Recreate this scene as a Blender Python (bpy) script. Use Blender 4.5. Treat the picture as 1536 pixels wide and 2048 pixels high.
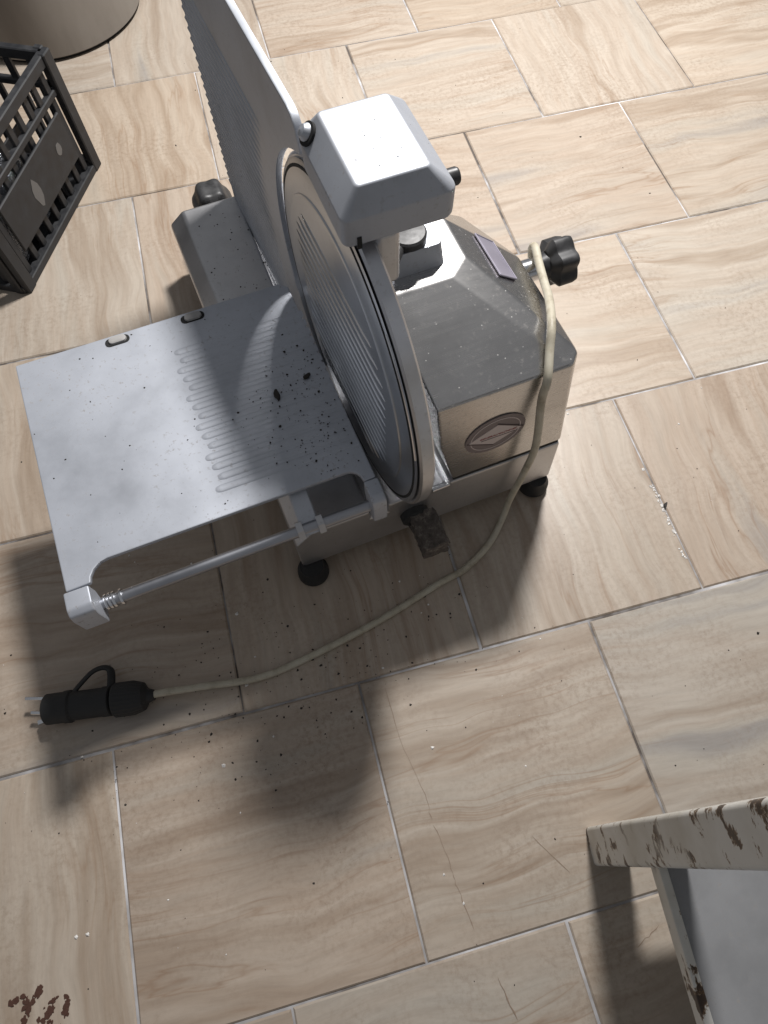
import bpy, bmesh, math, random
from mathutils import Vector, Matrix
random.seed(7)
for o in list(bpy.data.objects): bpy.data.objects.remove(o)
S = 0.333                       # one floor tile in metres; every length below is in tiles
R_ = math.radians
scene = bpy.context.scene
col = scene.collection

# ------------------------------------------------------------------ camera
cam = bpy.data.cameras.new('camera'); camo = bpy.data.objects.new('camera', cam); col.objects.link(camo)
cam.sensor_fit = 'HORIZONTAL'; cam.sensor_width = 36; cam.lens = 36 * 1329.94 / 1536
CR = ((0.96678503, -0.25531872, -0.01179254), (-0.23858297, -0.88494124, -0.39994646), (0.09167812, 0.38947575, -0.91646264))
CC = (1.06022889, -0.46765097, 2.76173792)
mw = Matrix.Identity(4)
for i in range(3):
    mw[i][0] = CR[0][i]; mw[i][1] = -CR[1][i]; mw[i][2] = -CR[2][i]; mw[i][3] = CC[i] * S
camo.matrix_world = mw
cam.clip_start = 0.02; cam.clip_end = 60
scene.camera = camo

# ------------------------------------------------------------------ light
YAW = R_(6.8); OX, OY = 0.93269, 0.50853        # the slicer's own frame on the floor
def W(x, y, z=0.0):                           # slicer frame (tiles) -> world metres
    return Vector(((OX + x * math.cos(YAW) - y * math.sin(YAW)) * S, (OY + x * math.sin(YAW) + y * math.cos(YAW)) * S, z * S))
world = bpy.data.worlds.new('World'); scene.world = world; world.use_nodes = True
bg = world.node_tree.nodes['Background']; bg.inputs[0].default_value = (0.93, 0.95, 1.0, 1); bg.inputs[1].default_value = 0.205
L = bpy.data.lights.new('ceiling_lamp', 'AREA'); L.shape = 'DISK'; L.size = 0.28; L.energy = 69; L.color = (1.0, 0.975, 0.955)
lo = bpy.data.objects.new('ceiling_lamp', L); col.objects.link(lo)
LP = W(2.45, 2.8, 5.5); lo.location = LP          # looks straight down, as a ceiling lamp does
scene.view_settings.view_transform = 'Standard'; scene.view_settings.look = 'None'
scene.view_settings.exposure = 0; scene.view_settings.gamma = 1
scene.render.engine = 'CYCLES'

# ------------------------------------------------------------------ materials
def mat(name, color, rough=0.5, metal=0.0, spec=0.5):
    m = bpy.data.materials.new(name); m.use_nodes = True
    b = m.node_tree.nodes['Principled BSDF']
    b.inputs['Base Color'].default_value = (*color, 1); b.inputs['Roughness'].default_value = rough
    b.inputs['Metallic'].default_value = metal; b.inputs['Specular IOR Level'].default_value = spec
    return m
def nd(m, t, **k):
    n = m.node_tree.nodes.new(t)
    for a, v in k.items(): setattr(n, a, v)
    return n
def ln(m, a, b): m.node_tree.links.new(a, b)
def bsdf(m): return m.node_tree.nodes['Principled BSDF']
def coords(m, scale=(1, 1, 1), rnd=False, loc=None):
    tc = nd(m, 'ShaderNodeTexCoord'); mp = nd(m, 'ShaderNodeMapping'); mp.inputs['Scale'].default_value = scale
    ln(m, tc.outputs['Object'], mp.inputs['Vector'])
    if rnd:
        oi = nd(m, 'ShaderNodeObjectInfo'); mu = nd(m, 'ShaderNodeVectorMath', operation='SCALE')
        mu.inputs[0].default_value = (37.0, 91.0, 53.0); ln(m, oi.outputs['Random'], mu.inputs['Scale']); ln(m, mu.outputs[0], mp.inputs['Location'])
    return mp.outputs['Vector']
def noise(m, vec, scale, detail=4, rough=0.55, dist=0.0):
    n = nd(m, 'ShaderNodeTexNoise'); n.inputs['Scale'].default_value = scale; n.inputs['Detail'].default_value = detail
    n.inputs['Roughness'].default_value = rough; n.inputs['Distortion'].default_value = dist; ln(m, vec, n.inputs['Vector']); return n.outputs['Fac']
def ramp(m, fac, stops):
    r = nd(m, 'ShaderNodeValToRGB'); cr = r.color_ramp
    while len(cr.elements) < len(stops): cr.elements.new(0.5)
    for e, (p, c) in zip(cr.elements, stops):
        e.position = p; e.color = (*c, 1) if isinstance(c, tuple) else (c, c, c, 1)
    ln(m, fac, r.inputs['Fac']); return r.outputs['Color']
def mix(m, fac, a, b, blend='MIX'):
    n = nd(m, 'ShaderNodeMix', data_type='RGBA', blend_type=blend)
    if isinstance(fac, float): n.inputs[0].default_value = fac
    else: ln(m, fac, n.inputs[0])
    for i, v in ((6, a), (7, b)):
        if isinstance(v, tuple): n.inputs[i].default_value = (*v, 1)
        else: ln(m, v, n.inputs[i])
    return n.outputs[2]
def bump(m, h, strength=0.2, dist=0.001):
    b = nd(m, 'ShaderNodeBump'); b.inputs['Strength'].default_value = strength; b.inputs['Distance'].default_value = dist
    ln(m, h, b.inputs['Height']); ln(m, b.outputs[0], bsdf(m).inputs['Normal'])

def metal(name, color, rough, dirt=0.25, dirtcol=(0.16, 0.13, 0.10), brush=None, r2=0.10, lint=0.0, base=1.0):
    m = mat(name, color, rough, 1.0)
    v = coords(m); n1 = noise(m, v, 9, 6, 0.6); n2 = noise(m, v, 160, 3, 0.7)
    c = ramp(m, n1, [(0.3, tuple(x * 0.80 for x in color)), (0.5, color), (0.72, tuple(min(1, x * 1.1) for x in color))])
    sp = ramp(m, n2, [(0.58, 0.0), (0.72, 1.0)]); d1 = ramp(m, n1, [(0.40, 0.05), (0.68, 1.0)])
    msk = nd(m, 'ShaderNodeMath', operation='MULTIPLY'); ln(m, sp, msk.inputs[0]); ln(m, d1, msk.inputs[1])
    mk = nd(m, 'ShaderNodeMath', operation='MULTIPLY'); ln(m, msk.outputs[0], mk.inputs[0]); mk.inputs[1].default_value = dirt
    c = mix(m, mk.outputs[0], c, dirtcol)
    met = nd(m, 'ShaderNodeMath', operation='SUBTRACT'); met.inputs[0].default_value = base; met.use_clamp = True; ln(m, mk.outputs[0], met.inputs[1])
    if lint:
        vo = nd(m, 'ShaderNodeTexVoronoi'); vo.inputs['Scale'].default_value = 170; ln(m, v, vo.inputs['Vector'])
        l0 = ramp(m, vo.outputs['Distance'], [(0.06, 1.0), (0.16, 0.0)])
        wn = nd(m, 'ShaderNodeSeparateColor'); ln(m, vo.outputs['Color'], wn.inputs[0])
        l1 = ramp(m, wn.outputs[0], [(1 - lint, 0.0), (1 - lint + 0.01, 1.0)])
        lm = nd(m, 'ShaderNodeMath', operation='MULTIPLY'); ln(m, l0, lm.inputs[0]); ln(m, l1, lm.inputs[1])
        c = mix(m, lm.outputs[0], c, (0.50, 0.49, 0.47))
        m2 = nd(m, 'ShaderNodeMath', operation='SUBTRACT', use_clamp=True); ln(m, met.outputs[0], m2.inputs[0]); ln(m, lm.outputs[0], m2.inputs[1]); met = m2
    ln(m, c, bsdf(m).inputs['Base Color']); ln(m, met.outputs[0], bsdf(m).inputs['Metallic'])
    rr = nd(m, 'ShaderNodeMapRange'); rr.inputs['To Min'].default_value = rough - r2; rr.inputs['To Max'].default_value = rough + r2
    if brush:
        vb = coords(m, brush); nb = noise(m, vb, 40, 3, 0.6); ln(m, nb, rr.inputs['Value']); bump(m, nb, 0.02, 0.0002)
    else:
        ln(m, n1, rr.inputs['Value']); n3 = noise(m, v, 420, 2, 0.5); bump(m, n3, 0.06, 0.0003)
    ln(m, rr.outputs[0], bsdf(m).inputs['Roughness'])
    return m
ALU = metal('cast_aluminium', (0.50, 0.525, 0.57), 0.50, 0.6, base=0.72)
TRAY = metal('tray_aluminium', (0.475, 0.50, 0.55), 0.50, 0.9, base=0.5)
STEEL = metal('stainless_housing', (0.53, 0.52, 0.51), 0.27, 0.5, brush=(0.25, 5, 5), lint=0.22, r2=0.03)
BLADE = metal('blade_steel', (0.50, 0.52, 0.55), 0.30, 0.3)
CHROME = metal('bright_steel', (0.75, 0.76, 0.78), 0.18, 0.2, r2=0.05)
ROD = metal('dull_rod', (0.40, 0.41, 0.44), 0.38, 0.3)
RING = metal('guard_ring_metal', (0.56, 0.57, 0.60), 0.34, 0.7)
HOOD = metal('painted_hood', (0.42, 0.44, 0.48), 0.56, 0.7, base=0.45)
BASE = metal('base_aluminium', (0.57, 0.57, 0.58), 0.45, 0.6)
def plastic(name, c, rough, var=0.35):
    m = mat(name, c, rough); v = coords(m); n = noise(m, v, 60, 5, 0.65)
    ln(m, ramp(m, n, [(0.3, c), (0.75, tuple(x + 0.03 * var * 3 for x in c))]), bsdf(m).inputs['Base Color'])
    ln(m, ramp(m, n, [(0.3, rough - 0.1), (0.7, rough + 0.15)]), bsdf(m).inputs['Roughness']); bump(m, n, 0.12, 0.0006); return m
BLACK = plastic('black_plastic', (0.018, 0.018, 0.019), 0.42)
RUBBER = plastic('black_rubber', (0.014, 0.014, 0.014), 0.62, 0.15)
CRATE = plastic('dusty_black_crate', (0.007, 0.0078, 0.010), 0.52, 0.3)
DARK = mat('dark_gap', (0.01, 0.01, 0.01), 0.8)

# floor tile: cream stone print with long streaks
def tile_mat():
    m = mat('beige_streaked_tile', (0.5, 0.4, 0.3), 0.35)
    v = coords(m, (1, 1, 1), True)
    wob = noise(m, v, 4, 2, 0.5)
    vm = nd(m, 'ShaderNodeVectorMath', operation='MULTIPLY'); ln(m, v, vm.inputs[0]); vm.inputs[1].default_value = (1.7, 17, 1)
    ad = nd(m, 'ShaderNodeVectorMath', operation='ADD'); ln(m, vm.outputs[0], ad.inputs[0])
    sw = nd(m, 'ShaderNodeMath', operation='MULTIPLY'); ln(m, wob, sw.inputs[0]); sw.inputs[1].default_value = 1.3
    cb = nd(m, 'ShaderNodeCombineXYZ'); ln(m, sw.outputs[0], cb.inputs['Y']); ln(m, cb.outputs[0], ad.inputs[1])
    s = ad.outputs[0]
    big = noise(m, s, 0.9, 3, 0.5); mid = noise(m, s, 2.6, 6, 0.62, 0.4); fine = noise(m, s, 11, 5, 0.7)
    c = ramp(m, mid, [(0.22, (0.245, 0.195, 0.156)), (0.40, (0.364, 0.313, 0.269)), (0.55, (0.433, 0.385, 0.341)), (0.74, (0.477, 0.437, 0.395))])
    tint = ramp(m, big, [(0.28, (0.309, 0.301, 0.301)), (0.37, (0.453, 0.421, 0.381)), (0.47, (0.428, 0.368, 0.316)), (0.53, (0.480, 0.432, 0.384)), (0.62, (0.332, 0.268, 0.216)), (0.70, (0.459, 0.403, 0.351)), (0.8, (0.493, 0.457, 0.417))])
    c = mix(m, 0.70, c, tint)
    # thin brown veins
    ve = noise(m, s, 1.25, 4, 0.55, 0.6)
    a = nd(m, 'ShaderNodeMath', operation='SUBTRACT'); ln(m, ve, a.inputs[0]); a.inputs[1].default_value = 0.5
    ab = nd(m, 'ShaderNodeMath', operation='ABSOLUTE'); ln(m, a.outputs[0], ab.inputs[0])
    vmask = ramp(m, ab.outputs[0], [(0.0, 0.5), (0.010, 0.22), (0.03, 0.0)])
    brk = ramp(m, wob, [(0.46, 0.0), (0.62, 1.0)])
    vv = nd(m, 'ShaderNodeMath', operation='MULTIPLY'); ln(m, vmask, vv.inputs[0]); ln(m, brk, vv.inputs[1])
    c = mix(m, vv.outputs[0], c, (0.26, 0.17, 0.11))
    fr = ramp(m, fine, [(0.25, (.88, .87, .83)), (0.6, (1.035, 1.03, .985))])
    c = mix(m, 1.0, c, fr, 'MULTIPLY')
    # grime worn into the face
    gv = nd(m, 'ShaderNodeTexCoord'); mp = nd(m, 'ShaderNodeMapping'); ge = nd(m, 'ShaderNodeNewGeometry')
    ln(m, ge.outputs['Position'], mp.inputs['Vector'])
    g1 = noise(m, mp.outputs[0], 5, 6, 0.65); g2 = noise(m, mp.outputs[0], 130, 4, 0.7)
    gm = nd(m, 'ShaderNodeMath', operation='MULTIPLY'); ln(m, ramp(m, g1, [(0.42, 0.05), (0.70, 1.0)]), gm.inputs[0]); ln(m, ramp(m, g2, [(0.45, 0.0), (0.7, 0.75)]), gm.inputs[1])
    c = mix(m, gm.outputs[0], c, (0.24, 0.18, 0.13))
    oi = nd(m, 'ShaderNodeObjectInfo')
    ob = ramp(m, oi.outputs['Random'], [(0.0, (1.0, .93, .86)), (0.25, (.90, .90, .91)), (0.5, (1.06, 1.02, .98)), (0.75, (.94, .88, .84)), (1.0, (1.04, 1.03, 1.02))])
    c = mix(m, 1.0, c, ob, 'MULTIPLY')
    ln(m, c, bsdf(m).inputs['Base Color'])
    ln(m, ramp(m, g1, [(0.3, 0.30), (0.7, 0.46)]), bsdf(m).inputs['Roughness'])
    bump(m, mid, 0.25, 0.0006)
    return m
TILE = tile_mat()
GROUT = mat('grout', (0.5, 0.48, 0.45), 0.9)
v = coords(GROUT); n = noise(GROUT, v, 3.2, 5, 0.7)
ln(GROUT, ramp(GROUT, n, [(0.42, (0.10, 0.085, 0.075)), (0.5, (0.34, 0.33, 0.33)), (0.62, (0.66, 0.66, 0.68))]), bsdf(GROUT).inputs['Base Color'])

# ------------------------------------------------------------------ mesh helpers (tile units; scaled by S on build)
class MB:
    def __init__(s): s.bm = bmesh.new()
    def box(s, x0, x1, y0, y1, z0, z1, M=None):
        r = bmesh.ops.create_cube(s.bm, size=1)
        for v in r['verts']:
            v.co = Vector(((x0 + x1) / 2 + v.co.x * (x1 - x0), (y0 + y1) / 2 + v.co.y * (y1 - y0), (z0 + z1) / 2 + v.co.z * (z1 - z0)))
            if M: v.co = M @ v.co
        return s
    def loft(s, rings, cap=True):
        vs = [[s.bm.verts.new(p) for p in r] for r in rings]; n = len(vs[0])
        for a, b in zip(vs, vs[1:]):
            for i in range(n): s.bm.faces.new((a[i], a[(i + 1) % n], b[(i + 1) % n], b[i]))
        if cap:
            s.bm.faces.new(vs[0][::-1]); s.bm.faces.new(vs[-1])
        return s
    def prism(s, poly, f0, f1):                       # poly 2D, f0/f1 map (a,b) to 3D
        return s.loft([[f0(*p) for p in poly], [f1(*p) for p in poly]])
    def lathe(s, prof, M, n=48, closed=False, a0=0, a1=2 * math.pi):   # prof (r, h) about local z of M
        full = abs(a1 - a0 - 2 * math.pi) < 1e-6; k = n if full else n + 1
        rows = [[s.bm.verts.new(M @ Vector((r * math.cos(a0 + (a1 - a0) * i / n), r * math.sin(a0 + (a1 - a0) * i / n), h))) for i in range(k)] for r, h in prof]
        pr = list(zip(rows, rows[1:])) + ([(rows[-1], rows[0])] if closed else [])
        for a, b in pr:
            for i in range(n):
                j = (i + 1) % k
                try: s.bm.faces.new((a[i], a[j], b[j], b[i]))
                except ValueError: pass
        if not closed:
            for r, row in ((prof[0][0], rows[0]), (prof[-1][0], rows[-1])):
                if r > 1e-6 and full: s.bm.faces.new(row)
        return s
    def tube(s, pts, r, n=12, smooth=6, flat=1.0):
        P = [Vector(p) for p in pts]
        if smooth and len(P) > 2:
            Q = []
            for i in range(len(P) - 1):
                p0 = P[max(i - 1, 0)]; p1 = P[i]; p2 = P[i + 1]; p3 = P[min(i + 2, len(P) - 1)]
                for k in range(smooth):
                    t = k / smooth
                    Q.append(0.5 * ((2 * p1) + (p2 - p0) * t + (2 * p0 - 5 * p1 + 4 * p2 - p3) * t * t + (3 * p1 - p0 - 3 * p2 + p3) * t ** 3))
            P = Q + [P[-1]]
        up = None; rings = []
        for i, p in enumerate(P):
            t = (P[min(i + 1, len(P) - 1)] - P[max(i - 1, 0)]).normalized()
            if up is None: up = t.orthogonal().normalized()
            up = (up - t * up.dot(t)).normalized(); w = t.cross(up)
            rings.append([p + (up * math.cos(2 * math.pi * k / n) + w * math.sin(2 * math.pi * k / n) * flat) * r for k in range(n)])
        return s.loft(rings)
    def bevel(s, w, seg=2, ang=25, edges=None):
        bmesh.ops.recalc_face_normals(s.bm, faces=s.bm.faces)
        e = [e for e in s.bm.edges if len(e.link_faces) == 2 and e.calc_face_angle(0) > R_(ang)] if edges is None else edges
        bmesh.ops.bevel(s.bm, geom=e, offset=w, segments=seg, profile=0.5, affect='EDGES', clamp_overlap=True)
        return s
    def mesh(s, name, m, sharp=35):
        bmesh.ops.recalc_face_normals(s.bm, faces=s.bm.faces)
        bmesh.ops.scale(s.bm, vec=(S, S, S), verts=s.bm.verts)
        me = bpy.data.meshes.new(name); s.bm.to_mesh(me); s.bm.free(); me.materials.append(m)
        for p in me.polygons: p.use_smooth = True
        me.set_sharp_from_angle(angle=R_(sharp)); return me
    def build(s, name, m, parent=None, sharp=35, **k):
        return link(name, s.mesh(name, m, sharp), parent, **k)
def link(name, me, parent=None, label=None, cat=None, group=None, kind=None, loc=None, rz=None):
    o = bpy.data.objects.new(name, me); col.objects.link(o); o.parent = parent
    if me.name.split('.')[0] not in ('tile', 'crumbs'):
        w = o.modifiers.new('weighted_normals', 'WEIGHTED_NORMAL'); w.keep_sharp = True; w.weight = 90
    tag(o, label, cat, group, kind)
    if loc is not None: o.location = loc
    if rz is not None: o.rotation_euler = (0, 0, rz)
    return o
def tag(o, label=None, cat=None, group=None, kind=None):
    for k, v in (('label', label), ('category', cat), ('group', group), ('kind', kind)):
        if v: o[k] = v
def ident(p): return Vector(p)
def axis(p, d, spin=0.0):                             # frame at p with z along d
    return Matrix.Translation(Vector(p)) @ Vector(d).normalized().to_track_quat('Z', 'Y').to_matrix().to_4x4() @ Matrix.Rotation(spin, 4, 'Z')
def rrect(x0, x1, y0, y1, r, n=5):
    out = []
    rs = r if isinstance(r, (list, tuple)) else [r] * 4
    for (cx, cy, a), q in zip(((x1 - rs[0], y1 - rs[0], 0), (x0 + rs[1], y1 - rs[1], 90), (x0 + rs[2], y0 + rs[2], 180), (x1 - rs[3], y0 + rs[3], 270)), rs):
        for k in range(n): out.append((cx + q * math.cos(R_(a + 90 * k / (n - 1))), cy + q * math.sin(R_(a + 90 * k / (n - 1)))))
    return out

# ------------------------------------------------------------------ floor
fl = MB()
fl.box(-6, 9, -6, 10, -0.3, -0.008)
floor = fl.build('floor', GROUT); tag(floor, kind='structure')
tm = MB(); g = 0.4952
tm.box(-g, g, -g, g, -0.03, 0.0)
tm.bevel(0.006, 1, 30, [e for e in tm.bm.edges if all(v.co.z > -0.01 for v in e.verts)])
tmesh = tm.mesh('tile', TILE, 20)
offs = {-3: 0.56, -2: 0.56, -1: 0.043, 0: 0.568, 1: 0.005, 2: 0.44, 3: -0.052, 4: 0.44, 5: 0.93, 6: 0.44}
vert = {(-1, -1), (0, 0), (0, 1), (0, 2), (2, -1), (2, 0), (3, 1), (3, 3), (3, 0), (4, 0), (1, -1), (0, 3)}
rt = random.Random(3)
for row, of in offs.items():
    for k in range(-4, 8):
        o = bpy.data.objects.new('tile', tmesh); col.objects.link(o); o.parent = floor
        o.location = ((of + k + 0.5 + rt.uniform(-.002, .002)) * S, (row + 0.5 + rt.uniform(-.002, .002)) * S, rt.uniform(-.0004, .0003))
        kk = k if of < 0.5 or row in (0, -2, 2, 4) else k
        v = (row, kk) in vert or ((row, kk) not in vert and row in (-3, 5, 6) and rt.random() < .4)
        o.rotation_euler = (0, 0, (math.pi / 2 if v else 0) + (math.pi if rt.random() < .5 else 0) + rt.uniform(-.0015, .0015))
FI = Matrix.Rotation(-YAW, 3, 'Z')
def flat_blob(mb, x, y, r, rng, n=9, h=0.002, asp=1.0, ang=0.0):
    ph = [rng.uniform(.55, 1.25) for _ in range(n)]
    pts = [(r * p * math.cos(2 * math.pi * i / n), r * p * asp * math.sin(2 * math.pi * i / n)) for i, p in enumerate(ph)]
    pts = [(x + a * math.cos(ang) - b * math.sin(ang), y + a * math.sin(ang) + b * math.cos(ang)) for a, b in pts]
    mb.loft([[(a, b, 0.0012) for a, b in pts], [(x + (a - x) * .8, y + (b - y) * .8, h) for a, b in pts]])

# ------------------------------------------------------------------ meat slicer
sl = bpy.data.objects.new('meat_slicer', None); col.objects.link(sl); sl.location = W(0, 0, 0); sl.rotation_euler = (0, 0, YAW)
tag(sl, 'silver electric meat slicer with round blade, ribbed fence and sliding tray, standing on the tiles', 'meat slicer')
P = lambda mb, name, m, parent=sl, **k: mb.build(name, m, parent, **k)

b = MB()
prof = [(0.0, .09), (0.0, .325), (.075, .405), (.315, .405), (.318, .345), (.385, .345), (.388, .405), (.62, .405), (1.138, .405), (1.162, .09)]
b.prism(prof, lambda x, z: (x, 0.0, z), lambda x, z: (x - (.035 if x < .1 else 0), 1.86 if z < .35 else 1.83, z))
b.bevel(0.014, 2, 12)
P(b, 'base', BASE)
def foot(x, y):
    f = MB(); f.lathe([(0.0, .0), (.060, .0), (.068, .012), (.066, .045), (.056, .06), (.050, .0885), (0.0, .0885)], Matrix.Translation((x, y, 0)), 28)
    return P(f, 'foot', RUBBER)
for x, y in ((.035, -.005), (1.105, .02), (.045, 1.55), (1.06, 1.6)): foot(x, y)
def lobed(p, d, R, h, n=6, amp=.14, spin=0.0):
    M = axis(p, d, spin); k = MB(); rings = []; N = n * 10
    for rr, z in ((.62, 0), (.93, .02 * 1), (1.0, h * .25), (1.0, h * .75), (.94, h * .93), (.80, h)):
        rings.append([M @ Vector((R * rr * (1 + amp * math.cos(n * t)) * math.cos(t), R * rr * (1 + amp * math.cos(n * t)) * math.sin(t), z)) for t in (2 * math.pi * i / N for i in range(N))])
    k.loft(rings); return k
P(lobed((.205, 1.865, .30), (0, 1, 0), .095, .15, 6, .07), 'lock_knob', BLACK)

# housing behind the blade
h = MB()
def poly(z, pts): return [(x, y, z) for x, y in pts]
h.loft([poly(.425, [(.660, .004), (1.132, .004), (1.165, .05), (1.165, .60), (1.05, .88), (.660, .92)]),
        poly(.70, [(.592, .004), (1.086, .004), (1.122, .048), (1.122, .54), (1.01, .81), (.592, .85)]),
        poly(.972, [(.56, .004), (1.041, .004), (1.08, .047), (1.08, .484), (.97, .74), (.56, .78)]),
        poly(1.13, [(.52, .362), (.756, .362), (.829, .426), (.832, .60), (.79, .655), (.52, .665)])])
h.bevel(0.010, 2, 12)
housing = P(h, 'housing', STEEL)
# seam gasket between housing and base, a hair inside both
gk = MB(); gk.box(.668, 1.128, .009, .86, .400, .430); P(gk, 'seam', DARK)

# thickness knob on a steel shaft
ks = MB(); ks.lathe([(.0, -.06), (.042, -.06), (.042, .07), (.034, .074), (.031, .115), (0, .115)], axis((1.08, .455, .92), (1, 0, 0)), 24)
P(ks, 'knob_shaft', CHROME)
kn = lobed((1.178, .455, .92), (1, 0, 0), .081, .10, 6, .12, .3)
kn.lathe([(.0, -.02), (.04, -.02), (.048, .01), (0, .012)], axis((1.171, .455, .92), (1, 0, 0)), 24)
P(kn, 'thickness_knob', BLACK)

# foil label on the right slope
PLATE = metal('grey_violet_label', (0.33, 0.31, 0.37), 0.5, 0.8, base=.5)
q = [(0.935, 0.544, 1.067), (0.985, 0.5, 1.037), (0.997, 0.346, 1.03), (0.926, 0.357, 1.073)]
q = [(.925, .545), (.985, .52), (.99, .345), (.928, .352)]
sz = lambda x, o: 1.13 - .6035 * (x - .831) + o
lb = MB(); lb.loft([[(x, y, sz(x, -.004)) for x, y in q], [(x, y, sz(x, .004)) for x, y in q]]); lb.bevel(.003, 1)
plate = P(lb, 'label_plate', PLATE, label='scratched violet-grey foil label plate')
fr = MB()
for (x0, y0), (x1, y1) in zip(q, q[1:] + q[:1]): fr.tube([(x0, y0, sz(x0, .004)), (x1, y1, sz(x1, .004))], .003, 6, 0)
P(fr, 'label_rim', PLATE, plate)

# round emblem on the front plate
BADGE = mat('badge_grey', (0.21, 0.17, 0.165), 0.55); BADGE2 = mat('badge_pink_white', (0.60, 0.52, 0.50), 0.5)
BADGE3 = mat('badge_dark_line', (0.09, 0.06, 0.06), 0.6); REDL = mat('badge_red', (0.26, 0.035, 0.03), 0.6)
ec = Vector((.803, 0.0, .689)); ER = .117
EM = Matrix(((1, 0, 0, ec.x), (0, 0, 1, 0.003), (0, 1, 0, ec.z), (0, 0, 0, 1)))      # badge (u, v, depth) -> slicer; depth grows into the plate
def E3(u, v, d): return EM @ Vector((u, v, -d))
em = MB(); em.lathe([(0, .0), (ER, 0), (ER, .0035), (0, .0035)], Matrix(((1, 0, 0, ec.x), (0, 0, -1, .0032), (0, 1, 0, ec.z), (0, 0, 0, 1))), 64)
emblem = P(em, 'emblem', BADGE, housing)
rg = MB(); rr = ER * .84
for a0, a1 in ((28, 205), (208, 385)):
    pts = [(rr * math.cos(R_(a0 + (a1 - a0) * i / 40)), rr * math.sin(R_(a0 + (a1 - a0) * i / 40))) for i in range(41)]
    for (ua, va), (ub, vb) in zip(pts, pts[1:]):
        w = .965
        rg.prism([(ua, va), (ub, vb), (ub * w, vb * w), (ua * w, va * w)], lambda u, v: E3(u, v, .003), lambda u, v: E3(u, v, .0046))
P(rg, 'emblem_ring', BADGE2, emblem)
# slanted lozenge across the badge: image-horizontal bars fall towards the right on the plate
dm = [(-.104, -.004), (0, -.068), (.104, -.006), (0, .064)]
di = MB(); di.prism(dm, lambda u, v: E3(u, v, .003), lambda u, v: E3(u, v, .0052)); P(di, 'emblem_lozenge', BADGE2, emblem)
bl = MB()
for (ua, va), (ub, vb) in (((-.111, -.004), (.001, -.073)), ((-.001, .069), (.111, -.006)), ((-.055, -.017), (.079, -.019))):
    d = Vector((ub - ua, vb - va)); nn = Vector((-d.y, d.x)).normalized() * .0022
    bl.prism([(ua + nn.x, va + nn.y), (ub + nn.x, vb + nn.y), (ub - nn.x, vb - nn.y), (ua - nn.x, va - nn.y)], lambda u, v: E3(u, v, .0048), lambda u, v: E3(u, v, .0058))
P(bl, 'emblem_bars', BADGE3, emblem)
def lettering(name, s, size, M, m, parent, shear=0.25, ext=.0006, width=None):
    fc = bpy.data.curves.new(name, 'FONT'); fc.body = s; fc.size = size * S; fc.align_x = 'CENTER'; fc.align_y = 'CENTER'; fc.shear = shear; fc.extrude = ext * S; fc.resolution_u = 2
    t = bpy.data.objects.new(name, fc); col.objects.link(t); dg = bpy.context.evaluated_depsgraph_get()
    me = bpy.data.meshes.new_from_object(t.evaluated_get(dg)); bpy.data.objects.remove(t)
    wd = max(v.co.x for v in me.vertices) - min(v.co.x for v in me.vertices)
    if width: me.transform(Matrix.Scale(width * S / wd, 4))
    me.materials.clear(); me.materials.append(m); o = link(name, me, parent)
    MM = M.copy(); MM.translation *= S; o.matrix_local = MM; return o
TM = Matrix(((1, 0, 0, ec.x + .010), (0, 0, -1, .003 - .0056), (0, 1, 0, ec.z - .003), (0, 0, 0, 1)))
lettering('emblem_lettering', 'GENERALMACHINES', .0225, TM, REDL, emblem, width=.146)

# blade, guard ring, ribbed cover and fence share one plane, slightly turned
BX, BYAW = 0.385, R_(1.79)
BC_S, BC_Z, BR = 0.331, 1.013, 0.563
tv = Vector((-math.sin(BYAW), math.cos(BYAW), 0)); nv = Vector((math.cos(BYAW), math.sin(BYAW), 0)); zv = Vector((0, 0, 1))
BO = Vector((BX, 0, 0))
def B3(s, z, n): return BO + tv * s + zv * z + nv * n
BMx = Matrix.Identity(4)
for i, vv in enumerate((tv, zv, nv)):
    for r in range(3): BMx[r][i] = vv[r]
cpos = B3(BC_S, BC_Z, 0)
for r in range(3): BMx[r][3] = cpos[r]
gr = MB(); gr.lathe([(.518, .010), (.555, .010), (BR, .016), (BR, .050), (.555, .057), (.36, .057), (.36, .047), (.518, .047)], BMx, 128, closed=True)
P(gr, 'guard_ring', RING)
gp = MB(); gp.lathe([(.36, .0), (.535, .0), (.535, .028), (.36, .028)], BMx, 96, closed=True); P(gp, 'ring_gap', DARK)
bd = MB(); bd.lathe([(.28, -.006), (.488, -.006), (.544, .003), (.550, .0045), (.544, .007), (.28, .007)], BMx, 160, closed=True)
P(bd, 'blade', BLADE)
cv = MB(); cv.lathe([(0, -.0115), (.447, -.0115), (.456, -.0095), (.459, -.005), (0, -.004)], BMx, 128); cover = P(cv, 'blade_cover', BLADE)
nr = 15
for i in range(nr):
    z = -.31 + .62 * i / (nr - 1) - .01
    w = math.sqrt(max(.40 ** 2 - z * z, 0)); r = MB()
    s0, s1 = max(-w, -.355), min(w, .355)
    r.tube([BMx @ Vector((s0, z, -.004)), BMx @ Vector((s0 + .05, z, -.0075)), BMx @ Vector((s1 - .05, z, -.0075)), BMx @ Vector((s1, z, -.004))], .0085, 8, 0)
    P(r, 'rib', BLADE, cover)
FR = .569; FZ = BC_Z + .007; fp = []
s_top = .535
a_top = math.acos((s_top - BC_S) / FR); a_bot = -math.asin((FZ - .53) / FR)
for i in range(49):
    a = a_top + (a_bot - a_top) * i / 48; fp.append((BC_S + FR * math.cos(a), FZ + FR * math.sin(a)))
fp += [(.78, .38), (1.845, .38), (1.91, 1.65)]
fp += [(.60, 1.65), (.567, 1.642), (.545, 1.62), (.535, 1.585)]
def F3(s, z, n): return B3(s, z, n - .0105 * (s - .45))
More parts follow.
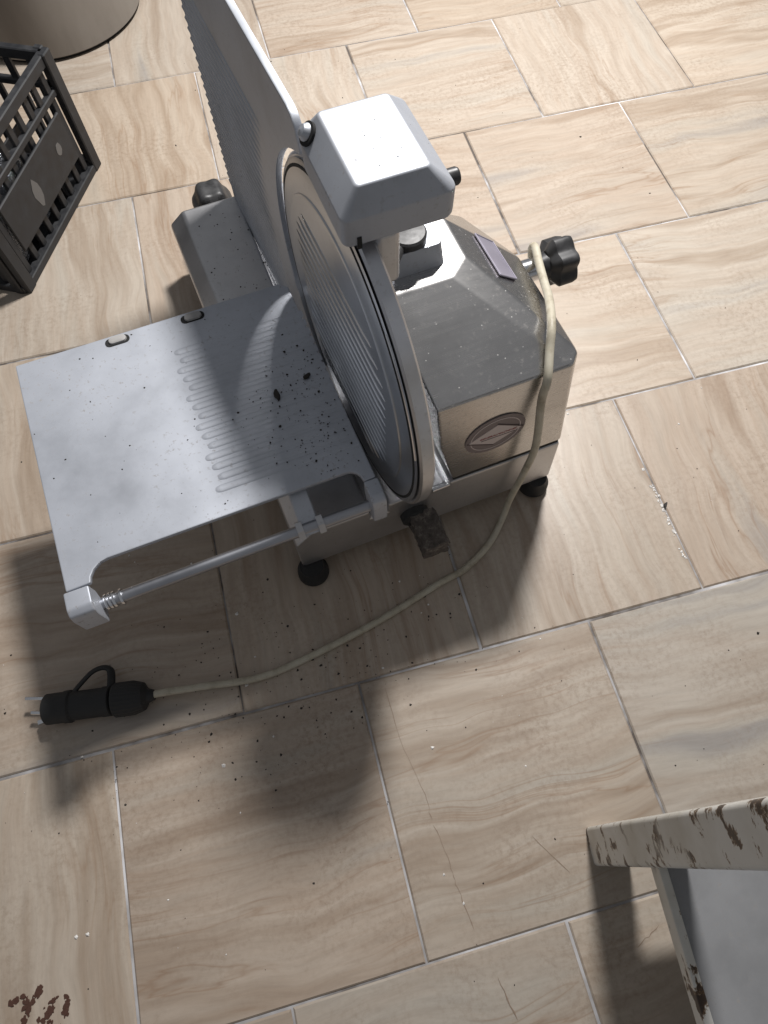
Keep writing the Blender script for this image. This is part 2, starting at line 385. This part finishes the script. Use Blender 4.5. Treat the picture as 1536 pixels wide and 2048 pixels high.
fe = MB(); fe.prism(fp, lambda s, z: F3(s, z, -.008), lambda s, z: F3(s, z, .016)); fe.bevel(.005, 2, 40)
fence = P(fe, 'fence', ALU)
nf = 25
for i in range(nf):
    z = .48 + i * .037; d = z - BC_Z
    s0 = BC_S + math.sqrt(max(.68 ** 2 - d * d, 0.04)) if abs(d) < .68 else .62
    s0 = max(s0, .93 - max(0, z - 1.15) * .75); r = MB()
    r.tube([F3(s0, z, .001), F3(s0 + .10, z, -.004), F3(1.845 + .065 * (z - .38) / 1.27, z, -.004)], .0085, 8, 0)
    P(r, 'rib', ALU, fence)
# pin with a bright head on the guard, and thin bright wire beside the gap
pn = MB(); pn.tube([BMx @ Vector((-.543 * math.cos(R_(a)), .543 * math.sin(R_(a)), .004)) for a in range(52, 10, -4)], .004, 6, 2)
P(pn, 'edge_wire', CHROME)

# sharpener hood on top
hd = MB()
top = rrect(.394, .572, .184, .445, .012, 5)
A = lambda pl, z: [(x, y, z) for x, y in pl]
def HR(o): return rrect(.345 + o, .632 - o, .150 + o, .500 - o, (.028, .065, .02, .028), 5)
hd.loft([A(HR(.006), 1.582), A(HR(.001), 1.592), A(HR(0), 1.658), A(HR(.002), 1.665), A(top, 1.72)])
hd.bevel(.005, 2, 30)
hood = P(hd, 'sharpener_hood', HOOD)
hcr = MB(); rh = random.Random(2)
sk = MB(); sk.lathe([(0, -.01), (.028, -.01), (.028, .004), (.024, .0045), (.0, .0045)], axis((.362, .425, 1.687), (-.78, 0, .62)), 24); scr = P(sk, 'screw_recess', DARK, hood)
sd = MB(); sd.lathe([(0.021, 0), (.021, .006), (.014, .016), (0, .02)], axis((.361, .428, 1.688), (-.75, .1, .6)), 20); P(sd, 'screw_head', ALU, hood)
rd = MB(); rd.lathe([(0, 0), (.021, 0), (.021, .052), (.018, .058), (0, .058)], axis((.605, .222, 1.635), (1, 0, 0)), 20); P(rd, 'hood_rod', BLACK, hood)
nt = MB(); nt.box(.379, .390, .1485, .165, 1.578, 1.612); P(nt, 'hood_notch', DARK, hood)
br = MB(); br.box(.43, .50, .17, .36, 1.40, 1.581); br.bevel(.02, 3); P(br, 'sharpener_bracket', BASE)
ped = MB(); ped.loft([A(rrect(.575, .755, .415, .57, .012), 1.125), A(rrect(.582, .745, .425, .565, .02), 1.215)]); ped.bevel(.006, 2, 30)
pedestal = P(ped, 'pedestal', ALU)
pc = MB(); pc.lathe([(0, 0), (.055, 0), (.060, .006), (.060, .026), (.054, .032), (0, .034)], Matrix.Translation((.648, .478, 1.2155)), 36); P(pc, 'pedestal_cap', BLACK, pedestal)
pk = MB(); pk.lathe([(0, 0), (.018, 0), (.018, .05), (0, .052)], axis((.60, .435, 1.228), (-.6, -.8, .1)), 14); P(pk, 'clamp_screw', BLACK, pedestal)

# lever strip by the guard ring
lv = MB(); lv.box(.628, .638, -.014, .185, .418, .446)
lv.tube([(.637, -.008, .432), (.565, -.012, .437)], .013, 12, 0); lv.tube([(.633, -.016, .432), (.633, .004, .432)], .014, 12, 0); P(lv, 'lever_strip', CHROME)

# grimy knob on the near face
GR = mat('caked_grime', (0.05, 0.042, 0.036), 0.9); v = coords(GR); n = noise(GR, v, 90, 6, 0.75)
ln(GR, ramp(GR, n, [(0.3, (0.04, 0.036, 0.032)), (0.55, (0.13, 0.11, 0.095)), (0.75, (0.34, 0.31, 0.27))]), bsdf(GR).inputs['Base Color']); bump(GR, n, 1.0, 0.003)
gb = MB(); gb.box(.47, .575, -.19, -.03, .195, .30)
bmesh.ops.subdivide_edges(gb.bm, edges=gb.bm.edges[:], cuts=7, use_grid_fill=True)
rj = random.Random(5)
for v_ in gb.bm.verts: v_.co += Vector((rj.uniform(-1, 1), rj.uniform(-1, 1), rj.uniform(-1, 1))) * .0055
gk2 = P(gb, 'grimy_knob', GR, label='square knob caked in grey-brown grime')
gs = MB(); gs.lathe([(0, 0), (.06, 0), (.06, .03), (.04, .045), (0, .045)], axis((.50, .001, .25), (0, -1, 0)), 24); P(gs, 'knob_collar', RUBBER)

# ------------------------------------------------------------------ tray
TZ = .75
tp = [(-.733, .893), (.288, .896), (.318, .868), (.335, -.028), (.292, -.030)]
tp += [(.290 - .0 + .045 * math.cos(R_(a)) - .045, .0 + .045 * math.sin(R_(a)) - .02) for a in (0, 20, 45, 70, 90)]
tp += [(-.575, .023), (-.60, .018), (-.623, .002), (-.637, -.018), (-.642, -.040), (-.722, -.042)]
tr = MB(); tr.prism(tp, lambda x, y: (x, y, TZ - .02), lambda x, y: (x, y, TZ)); tr.bevel(.006, 2, 40)
tray = P(tr, 'tray', TRAY)
N = 15
for i in range(N):
    y = .725 - i * (.725 - .125) / (N - 1); r = MB(); x0 = -.165 + .012 * math.sin(i * 2.1); x1 = .328
    pts = []
    for k in range(7):
        a = R_(-90 + 180 * k / 6); pts.append((.0, .0165 * math.sin(a), .0050 * math.cos(a)))
    rings = [[(x0 - .012, y + p[1] * .2, TZ - .002 + p[2] * .15) for p in pts], [(x0 - .004, y + p[1] * .75, TZ - .002 + p[2] * .7) for p in pts], [(x0 + .012, y + p[1], TZ - .002 + p[2]) for p in pts], [(x1, y + p[1], TZ - .002 + p[2] * .8) for p in pts]]
    r.loft(rings); P(r, 'rib', TRAY, tray, sharp=60)
PALE = mat('pale_plug', (0.36, 0.35, 0.34), 0.6)
for x in (-.066, -.356):
    s_ = MB(); s_.loft([A(rrect(x - .046, x + .046, .843, .881, .018), TZ - .005), A(rrect(x - .046, x + .046, .843, .881, .018), TZ + .0015)]); hs = P(s_, 'slot', DARK, tray)
    s_ = MB(); s_.loft([A(rrect(x - .032, x + .036, .848, .882, .016), TZ), A(rrect(x - .030, x + .034, .850, .880, .015), TZ + .008), A(rrect(x - .018, x + .02, .857, .873, .008), TZ + .012)]); P(s_, 'slot_tab', PALE, tray)
def bracket(x0, x1, y0, zb):
    k = MB()
    pr = [(y0 + .092, TZ + .001), (y0 + .03, TZ + .001), (y0 + .008, TZ - .012), (y0, TZ - .04), (y0, zb), (y0 + .055, zb - .005), (y0 + .092, TZ - .06)]
    k.prism(pr, lambda y, z: (x0, y, z), lambda y, z: (x1, y, z)); k.bevel(.007, 2, 30); P(k, 'rod_bracket', TRAY, tray)
bracket(-.732, -.650, -.135, .615); bracket(.288, .340, -.122, .60)
ro = MB(); ro.lathe([(0, 0), (.0205, 0), (.0205, .96), (0, .96)], axis((-.665, -.08, .652), (1, 0, .008)), 24); rod = P(ro, 'rod', ROD, tray)
for x in (-.635, -.622, -.609, -.585): 
    c = MB(); c.lathe([(.02, -.004), (.027, -.004), (.028, 0), (.027, .004), (.02, .004)], axis((x, -.08, .6525), (1, 0, 0)), 20, closed=True); P(c, 'spring_coil', CHROME, tray)
for x in (.035, .108):
    c = MB(); c.lathe([(.019, -.011), (.036, -.011), (.036, .011), (.019, .011)], axis((x, -.08, .657), (1, 0, 0)), 6, closed=True); P(c, 'collar', BASE, tray)
ar = MB(); ar.prism([(.16, .70), (.10, .70), (-.05, .645), (-.105, .645), (-.105, .66), (-.05, .672), (.09, .728), (.16, .728)], lambda y, z: (.038, y, z), lambda y, z: (.105, y, z)); ar.bevel(.005, 1); P(ar, 'carriage_arm', ALU)
cc = MB(); cc.box(.06, .30, .20, .66, .35, .729); cc.bevel(.015, 2); P(cc, 'carriage_column', ALU)

# dirt and scraps lying on the machine
SPECK = mat('dark_scraps', (0.03, 0.025, 0.021), 0.8)
rs = random.Random(21); dk = MB()
def crumb(mb, x, y, z, r, rng):
    p = [Vector((rng.uniform(-1, 1), rng.uniform(-1, 1), rng.uniform(.1, .9))) * r for _ in range(5)]
    base = [(x + r * rng.uniform(.5, 1.2) * math.cos(t + rng.uniform(-.3, .3)), y + r * rng.uniform(.5, 1.2) * math.sin(t), z) for t in (0, 1.25, 2.5, 3.8, 5)]
    vs = [mb.bm.verts.new(q) for q in base]; t = mb.bm.verts.new((x + p[0].x * .3, y + p[0].y * .3, z + r * .7))
    for i in range(5): mb.bm.faces.new((vs[i], vs[(i + 1) % 5], t))
for _ in range(26): crumb(hcr, rh.gauss(.50, .04), rh.gauss(.28, .05), 1.648, rh.choice((.0008, .001, .0015)), rh)
for v_ in hcr.bm.verts: v_.co.z += .0725
P(hcr, 'crumbs', SPECK, hood, sharp=10, kind='stuff')
for _ in range(230): crumb(dk, .31 - abs(rs.gauss(0, .16)), min(.88, max(.05, rs.choice((.15, .2, .35, .45)) + rs.gauss(0, .09))), TZ + .003, min(.006, .0013 * math.exp(abs(rs.gauss(0, .7)))), rs)
for _ in range(60): crumb(dk, rs.uniform(-.72, .3), rs.uniform(.04, .88), TZ, rs.choice((.0015, .002, .003, .0045)), rs)
P(dk, 'crumbs', SPECK, tray, sharp=10, kind='stuff')
d2 = MB()
for _ in range(60): crumb(d2, rs.uniform(.06, .31), rs.uniform(.92, 1.8), .405, rs.choice((.002, .003, .005)), rs)
for _ in range(70): crumb(d2, .32 + abs(rs.gauss(0, .02)), rs.uniform(.95, 1.8), .345, rs.choice((.003, .005, .008)), rs)
P(d2, 'crumbs', SPECK, sl, sharp=10, kind='stuff')
for bx, by, br_, h_, asp_, an_ in ((.125, .405, .012, .010, 2.4, -.3), (.25, .44, .018, .010, .45, .3)):
    sc = MB(); flat_blob(sc, bx, by, br_, rs, 11, h_, asp_, an_)
    for v_ in sc.bm.verts: v_.co.z += TZ + .004
    P(sc, 'scrap', SPECK, tray)

# ------------------------------------------------------------------ power cord with plug
pcord = bpy.data.objects.new('power_cord', None); col.objects.link(pcord); pcord.location = W(-.75, -.26, 0); pcord.rotation_euler = (0, 0, YAW)
tag(pcord, 'off-white power cord with black rubber plug, looped over the slicer knob', 'power cord')
inv = Vector((.75, .26, 0))
CAB = mat('ivory_cable', (0.50, 0.46, 0.36), 0.5); v = coords(CAB); n = noise(CAB, v, 45, 5, 0.7)
ln(CAB, ramp(CAB, n, [(0.3, (0.30, 0.26, 0.19)), (0.48, (0.47, 0.43, 0.335)), (0.7, (0.53, 0.50, 0.41))]), bsdf(CAB).inputs['Base Color'])
cp = [(1.05, .95, .25), (1.20, .72, .45), (1.18, .545, .80), (1.158, .525, .94), (1.150, .495, .974), (1.128, .43, .985), (1.092, .335, 1.0), (1.055, .242, 1.022), (1.0, .125, 1.055), (.972, .06, 1.022), (.935, -.018, .968), (.934, -.035, .86), (.951, -.05, .60), (.954, -.05, .38), (.93, -.065, .14), (.887, -.09, .025),
      (.785, -.177, .016), (.651, -.235, .016), (.523, -.257, .016), (.224, -.314, .016), (-.098, -.344, .016), (-.317, -.352, .018), (-.555, -.303, .035), (-.70, -.275, .060), (-.80, -.262, .065)]
rk = random.Random(4); cp = [p if i < 4 or i > 21 else (p[0] + rk.gauss(0, .003), p[1] + rk.gauss(0, .005), p[2]) for i, p in enumerate(cp)]
cb = MB(); cb.tube([Vector(p) + inv for p in cp], .0145, 12, 6); P(cb, 'cable', CAB, pcord, sharp=80)
PM = axis(Vector((-1.135, -.171, .062)) + inv, (.398 * .97, -.096, -.002))
pb = MB(); pb.lathe([(0, .0), (0.0528, 0), (0.0598, .006), (0.0598, .07), (0.0634, .078), (0.0634, .10), (0.0563, .108), (0.0563, .22), (0.0590, .225), (0.0590, .255), (0.0528, .26), (0, .262)], PM, 36)
plug = P(pb, 'plug', RUBBER, pcord)
gl = MB(); rings = []
for r_, z_ in ((.042, .262), (0.0616, .268), (0.0651, .275), (0.0651, .345), (0.0546, .385), (.03, .40), (.02, .425)):
    rings.append([PM @ Vector((r_ * (1 + (.035 if k % 4 < 2 and .27 < z_ < .35 else 0)) * math.cos(2 * math.pi * k / 96), r_ * (1 + (.035 if k % 4 < 2 and .27 < z_ < .35 else 0)) * math.sin(2 * math.pi * k / 96), z_)) for k in range(96)])
gl.loft(rings); P(gl, 'gland_nut', RUBBER, plug, sharp=25)
PMi = PM
for p0, p1 in (((-1.125, -.130, .072), (-1.198, -.102, .072)), ((-1.135, -.185, .058), (-1.192, -.160, .058))):
    pi = MB(); pi.tube([Vector(p0) + inv, Vector(p1) + inv], .0075, 12, 0); P(pi, 'pin', CHROME, plug)
cl = MB(); cl.box(-1.182, -1.145, -.212, -.196, .03, .045); 
for v_ in cl.bm.verts: v_.co += inv
P(cl, 'earth_clip', CHROME, plug)
lp = MB(); lp.tube([Vector(p) + inv for p in ((-1.03, -.16, .075), (-.985, -.125, .07), (-.935, -.093, .062), (-.893, -.090, .058), (-.866, -.112, .06), (-.868, -.16, .07), (-.876, -.19, .075))], .009, 10, 6, 1.8); P(lp, 'pull_loop', RUBBER, plug, sharp=80)

# ------------------------------------------------------------------ black bottle crate at the left
CL_, CW, CH = .98, 1.25, .66          # side length, depth away from it, height
ca = math.atan2(.802, .532)
crate = bpy.data.objects.new('plastic_crate', None); col.objects.link(crate); crate.location = W(-.865, 2.05, 0); crate.rotation_euler = (0, 0, YAW + ca)
tag(crate, 'black slatted plastic crate with a blank panel on its side, by the round drum', 'crate')
# local: u along the seen side (0..CL_), v into the crate (0..CW), the seen side is v = 0
def cbox(name, boxes, bev=.004, m=CRATE):
    k = MB()
    for bx in boxes: k.box(*bx)
    k.bevel(bev, 1, 30); return P(k, name, m, crate)
def side(M, Ls, panel):
    def put(name, u0, u1, d0, d1, z0, z1, bev=.005):
        k = MB(); k.box(u0, u1, d0, d1, z0, z1); k.bevel(bev, 1, 30)
        for v_ in k.bm.verts: v_.co = M @ v_.co
        return P(k, name, CRATE, crate)
    put('top_rail', .0, Ls, -.012, .03, CH - .055, CH)
    put('rail', .05, Ls - .05, -.004, .032, CH * .70, CH * .70 + .035)
    put('bottom_rail', .0, Ls, -.02, .03, .0, .045)
    n = 9
    for i in range(n):
        u = .10 + (Ls - .2) * i / (n - 1)
        put('slat', u - .019, u + .019, .004, .026, .0455, CH - .0555, .003)
    if panel:
        pp = put('panel', .13, Ls - .13, -.014, .002, .155, .42)
    return
Ms = [Matrix.Identity(4), Matrix.Translation((CL_, CW, 0)) @ Matrix.Rotation(math.pi, 4, 'Z'), Matrix.Translation((0, CW, 0)) @ Matrix.Rotation(-math.pi / 2, 4, 'Z'), Matrix.Translation((CL_, 0, 0)) @ Matrix.Rotation(math.pi / 2, 4, 'Z')]
for i, M in enumerate(Ms): side(M, CL_ if i < 2 else CW, i < 2)
for u, v_ in ((0, 0), (CL_, 0), (0, CW), (CL_, CW)):
    k = MB(); su = 1 if u == 0 else -1; sv = 1 if v_ == 0 else -1
    k.box(u - .012 * su, u + .06 * su, v_ - .025 * sv, v_ + .012 * sv, .0, CH + .004); k.box(u - .025 * su, u + .012 * su, v_ + .0125 * sv, v_ + .06 * sv, .0, CH + .004); k.bevel(.006, 1); P(k, 'corner_post', CRATE, crate)
cbox('crate_floor', [(.02, CL_ - .02, .02, CW - .02, .012, .03)])
for i in range(2):
    u = (.32, .66)[i]; cbox('divider', [(u - .006, u + .006, .035, CW - .035, .031, CH * .45)], .002)
for i in range(3):
    w = (.32, .63, .94)[i]; cbox('divider', [(.035, CL_ - .035, w - .006, w + .006, .031, CH * .42)], .002)
sc2 = MAT_SC = mat('scuff', (0.13, 0.125, 0.12), 0.7)
rq = random.Random(9)
for (u, z, r, asp) in ((.42, .275, .035, 2.2), (.72, .30, .025, 1.3)):
    ph = [rq.uniform(.85, 1.1) for _ in range(12)]; scf = MB()
    pts = [(u + r * p * math.cos(2 * math.pi * i / 12), z + r * asp * p * math.sin(2 * math.pi * i / 12)) for i, p in enumerate(ph)]
    scf.prism(pts, lambda a, b: (a, -.0135, b), lambda a, b: (a, -.0155, b))
    P(scf, 'scuff', MAT_SC, crate)
# shiny silvery bottles inside the crate
FOIL = metal('silver_foil', (0.72, 0.74, 0.78), 0.2, 0.1); bump(FOIL, noise(FOIL, coords(FOIL, (3, 3, 14)), 30, 4, .6), .8, .004)
for (u, w, hh, r, lab) in ((.17, .18, .50, .12, 'silvery foil-wrapped bottle inside the crate, nearest its front corner'), (.50, .19, .44, .11, 'shorter silvery foil-wrapped bottle behind the middle of the crate panel'), (.17, .48, .50, .12, 'silvery foil-wrapped bottle in the second row inside the crate')):
    f = MB(); f.lathe([(0, .0), (r, .0), (r, hh * .62), (r * .85, hh * .74), (r * .4, hh * .9), (r * .38, hh), (0, hh)], Matrix.Identity(4), 28)
    fo = f.build('foil_bottle', FOIL); fo.location = crate.matrix_basis @ (Vector((u, w, .032)) * S); fo.rotation_euler = (0, 0, YAW)
    tag(fo, lab, 'bottle', 'foil bottles in the crate')

# ------------------------------------------------------------------ round drum, top left
DR = mat('drum_plastic', (0.22, 0.20, 0.18), 0.45); v = coords(DR, (1, 1, .35)); n = noise(DR, v, 7, 6, 0.6)
ln(DR, ramp(DR, n, [(0.3, (0.156, 0.138, 0.120)), (0.55, (0.222, 0.201, 0.177)), (0.75, (0.258, 0.240, 0.216))]), bsdf(DR).inputs['Base Color'])
dr = bpy.data.objects.new('drum', None); col.objects.link(dr); dr.location = W(-.30, 4.50, 0)
tag(dr, 'large round beige-grey drum on the tiles behind the black crate', 'drum')
d = MB(); d.lathe([(0, .018), (.595, .018), (.612, .03), (.63, .95), (.642, .955), (.642, .985), (.61, .985), (.60, .05), (0, .05)], Matrix.Identity(4), 96); P(d, 'wall', DR, dr)
d = MB(); d.lathe([(.55, .0), (.585, .0), (.585, .018), (.55, .018)], Matrix.Identity(4), 80, closed=True); P(d, 'base_shadow_ring', RUBBER, dr)  # black ring standing in for the shadow arc at the drum's base

# ------------------------------------------------------------------ rusty table, lower right
WH = mat('chipped_white_paint', (0.55, 0.54, 0.50), 0.42)
v = coords(WH, (1, .7, 1.1)); v2 = coords(WH); n1 = noise(WH, v, 44, 6, 0.66, .2); n2 = noise(WH, v2, 9, 4, 0.6)
rm = nd(WH, 'ShaderNodeMath', operation='MULTIPLY'); ln(WH, ramp(WH, n1, [(0.545, 0.0), (0.575, 1.0)]), rm.inputs[0]); ln(WH, ramp(WH, n2, [(0.38, 0.15), (0.48, 1.0)]), rm.inputs[1])
c0 = ramp(WH, n2, [(0.3, (0.50, 0.475, 0.41)), (0.55, (0.66, 0.65, 0.61))])
c1 = ramp(WH, n1, [(0.55, (0.23, 0.13, 0.05)), (0.60, (0.05, 0.033, 0.024))])
ln(WH, mix(WH, rm.outputs[0], c0, c1), bsdf(WH).inputs['Base Color']); bump(WH, n1, .3, .0015)
SH = metal('grey_sheet', (0.32, 0.325, 0.335), 0.5, 0.9, base=0.4)
tyaw = YAW - R_(12)
tb = bpy.data.objects.new('work_table', None); col.objects.link(tb); tb.location = W(.698, -1.408, 0); tb.rotation_euler = (0, 0, tyaw)
tag(tb, 'worktable with a chipped, rust-spotted white leg and grey sheet-metal shelf, in the bottom right corner', 'table')
TW, TD = 2.4, 1.5
def leg(x, y):
    k = MB(); k.loft([A(rrect(x - .066, x + .066, y - .066, y + .066, .016, 4), 0), A(rrect(x - .066 + (.036 if x < 1 else -.036), x + .066 + (.036 if x < 1 else -.036), y - .066 + (.155 if y > -1 else -.155), y + .066 + (.155 if y > -1 else -.155), .016, 4), 2.25)]); return P(k, 'leg', WH, tb)
leg(0, 0); leg(0, -TD); leg(TW, 0); leg(TW, -TD)
k = MB(); k.box(-.08, TW + .08, -TD - .26, .26, 2.2505, 2.33); k.bevel(.01, 2); P(k, 'tabletop', SH, tb)
SZ = .53
k = MB(); k.box(.008, TW - .055, -TD + .05, .03, SZ - .012, SZ); P(k, 'shelf', SH, tb)
for (x0, x1, y0, y1) in ((-.020, .0075, -TD + .0665, .032), (TW - .05, TW + .012, -TD + .0665, -.0665), (.0665, TW - .0665, .0325, .06), (.0665, TW - .0665, -TD - .012, -TD + .045)):
    k = MB(); k.box(x0, x1, y0, y1, SZ - .06, SZ + .012); k.bevel(.006, 2); P(k, 'shelf_rail', WH, tb)

# ------------------------------------------------------------------ litter on the floor
def at_floor(x, y, r, m, name, label, cat, grp=None, asp=.5, h=.01, ang=0.0, seed=1):
    k = MB(); rr_ = random.Random(seed); flat_blob(k, 0, 0, r, rr_, 9, h, asp, ang)
    o = k.build(name, m); o.location = W(x, y, 0); o.rotation_euler = (0, 0, YAW); tag(o, label, cat, grp); return o
at_floor(1.615, -.295, .022, SPECK, 'dark_flake', 'dark elongated flake on the tiles right of the slicer', 'scrap', asp=.35, ang=.7, h=.012, seed=4)
cr_ = MB(); rf = random.Random(31)
for _ in range(330):
    x, y = rf.gauss(-.25, .42), rf.gauss(-.38, .2)
    crumb(cr_, x, y, .0, min(.007, .0013 * math.exp(abs(rf.gauss(0, .8)))), rf)
for _ in range(240): crumb(cr_, rf.uniform(-1.4, 2.6), rf.uniform(-1.7, 3.6), .0, min(.008, .0015 * math.exp(abs(rf.gauss(0, .8)))), rf)
o = cr_.build('floor_crumbs', SPECK, sharp=10); o.location = W(0, 0, .001); o.rotation_euler = (0, 0, YAW); tag(o, 'dark crumbs scattered over the tiles', 'crumbs', kind='stuff')
GL = [(1.613, -0.206), (1.608, -0.258), (1.603, -0.309), (1.594, -0.364), (1.585, -0.412), (1.567, -0.527)]
WB = mat('white_bits', (0.75, 0.73, 0.70), 0.6); wb = MB()
for _ in range(40): crumb(wb, rf.uniform(-1.3, 2.2), rf.uniform(-1.5, .4), .0, rf.choice((.002, .004, .006)), rf)
for x, y in GL:
    for _ in range(9): crumb(wb, x + rf.gauss(0, .005), y + rf.gauss(0, .016), .0, rf.uniform(.002, .008), rf)
for x, y in ((-1.2, -.98), (-1.16, -.985), (-.55, -.62), (-.38, -.36), (-.33, -.06), (.23, -.86), (1.62, -.1)): crumb(wb, x, y, .0, .009, rf)
o = wb.build('white_bits', WB, sharp=10); o.location = W(0, 0, .001); o.rotation_euler = (0, 0, YAW); tag(o, 'small white chips scattered over the tiles', 'chips', kind='stuff')
RUST = mat('rust_brown', (0.075, 0.032, 0.02), 0.8); st = MB(); rr_ = random.Random(12)
for (x, y, n_, sp, an) in ((-1.392, -1.085, 26, .020, 1.2), (-1.40, -1.035, 8, .012, .3), (-1.345, -1.045, 18, .014, .9), (-1.31, -1.105, 26, .018, .7), (-1.265, -1.125, 22, .014, 1.0), (-1.35, -1.17, 22, .022, .5)):
    for _ in range(n_):
        q_ = rr_.gauss(0, sp * 1.3); flat_blob(st, x - .012 + q_ * math.cos(an) + rr_.gauss(0, sp * .45), y - .05 + q_ * math.sin(an) + rr_.gauss(0, sp * .45), rr_.uniform(.003, .012), rr_, 10, rr_.uniform(.0014, .0032), rr_.uniform(.4, 1.2), an + rr_.uniform(-.6, .6))
o = st.build('rust_stain', RUST, floor, label='dark brown rust stain on the floor'); o.location = W(0, 0, 0); o.rotation_euler = (0, 0, YAW)
o['kind'] = 'stuff'

# hairline cracks and scuffs worn into the tiles
SCR = mat('scratch_brown', (0.26, 0.195, 0.145), 0.8)
def scratch(pts, w):
    rr_ = random.Random(len(pts) * 7 + int(pts[0][0] * 100)); Q = []
    for (xa, ya), (xb, yb) in zip(pts, pts[1:]):
        for k in range(6): Q.append((xa + (xb - xa) * k / 6 + rr_.gauss(0, .002), ya + (yb - ya) * k / 6 + rr_.gauss(0, .002)))
    Q.append(pts[-1]); mb = MB(); n = len(Q); L_, T_ = [], []
    for i, (x, y) in enumerate(Q):
        dx, dy = Q[min(i + 1, n - 1)][0] - Q[max(i - 1, 0)][0], Q[min(i + 1, n - 1)][1] - Q[max(i - 1, 0)][1]; l = math.hypot(dx, dy) + 1e-9
        ww = w * rr_.uniform(.25, 1.1) * (0.2 if i in (0, n - 1) else 1)
        L_.append(mb.bm.verts.new((x - dy / l * ww, y + dx / l * ww, .0012))); T_.append(mb.bm.verts.new((x + dy / l * ww, y - dx / l * ww, .0012)))
    for i in range(n - 1): mb.bm.faces.new((L_[i], L_[i + 1], T_[i + 1], T_[i]))
    o = mb.build('scratch', SCR, floor); o.location = W(0, 0, 0); o.rotation_euler = (0, 0, YAW)
for pts, w in [([(0.142, -0.577), (0.122, -0.787), (0.136, -1.007), (0.128, -1.097)], 0.0014), ([(0.127, -1.115), (0.128, -1.258), (0.124, -1.335), (0.125, -1.477)], 0.0015), ([(0.451, -1.288), (0.526, -1.442)], 0.0015), ([(0.142, -1.635), (0.153, -1.769)], 0.0025), ([(0.742, -1.703), (0.636, -1.735)], 0.0022)]: scratch(pts, w)
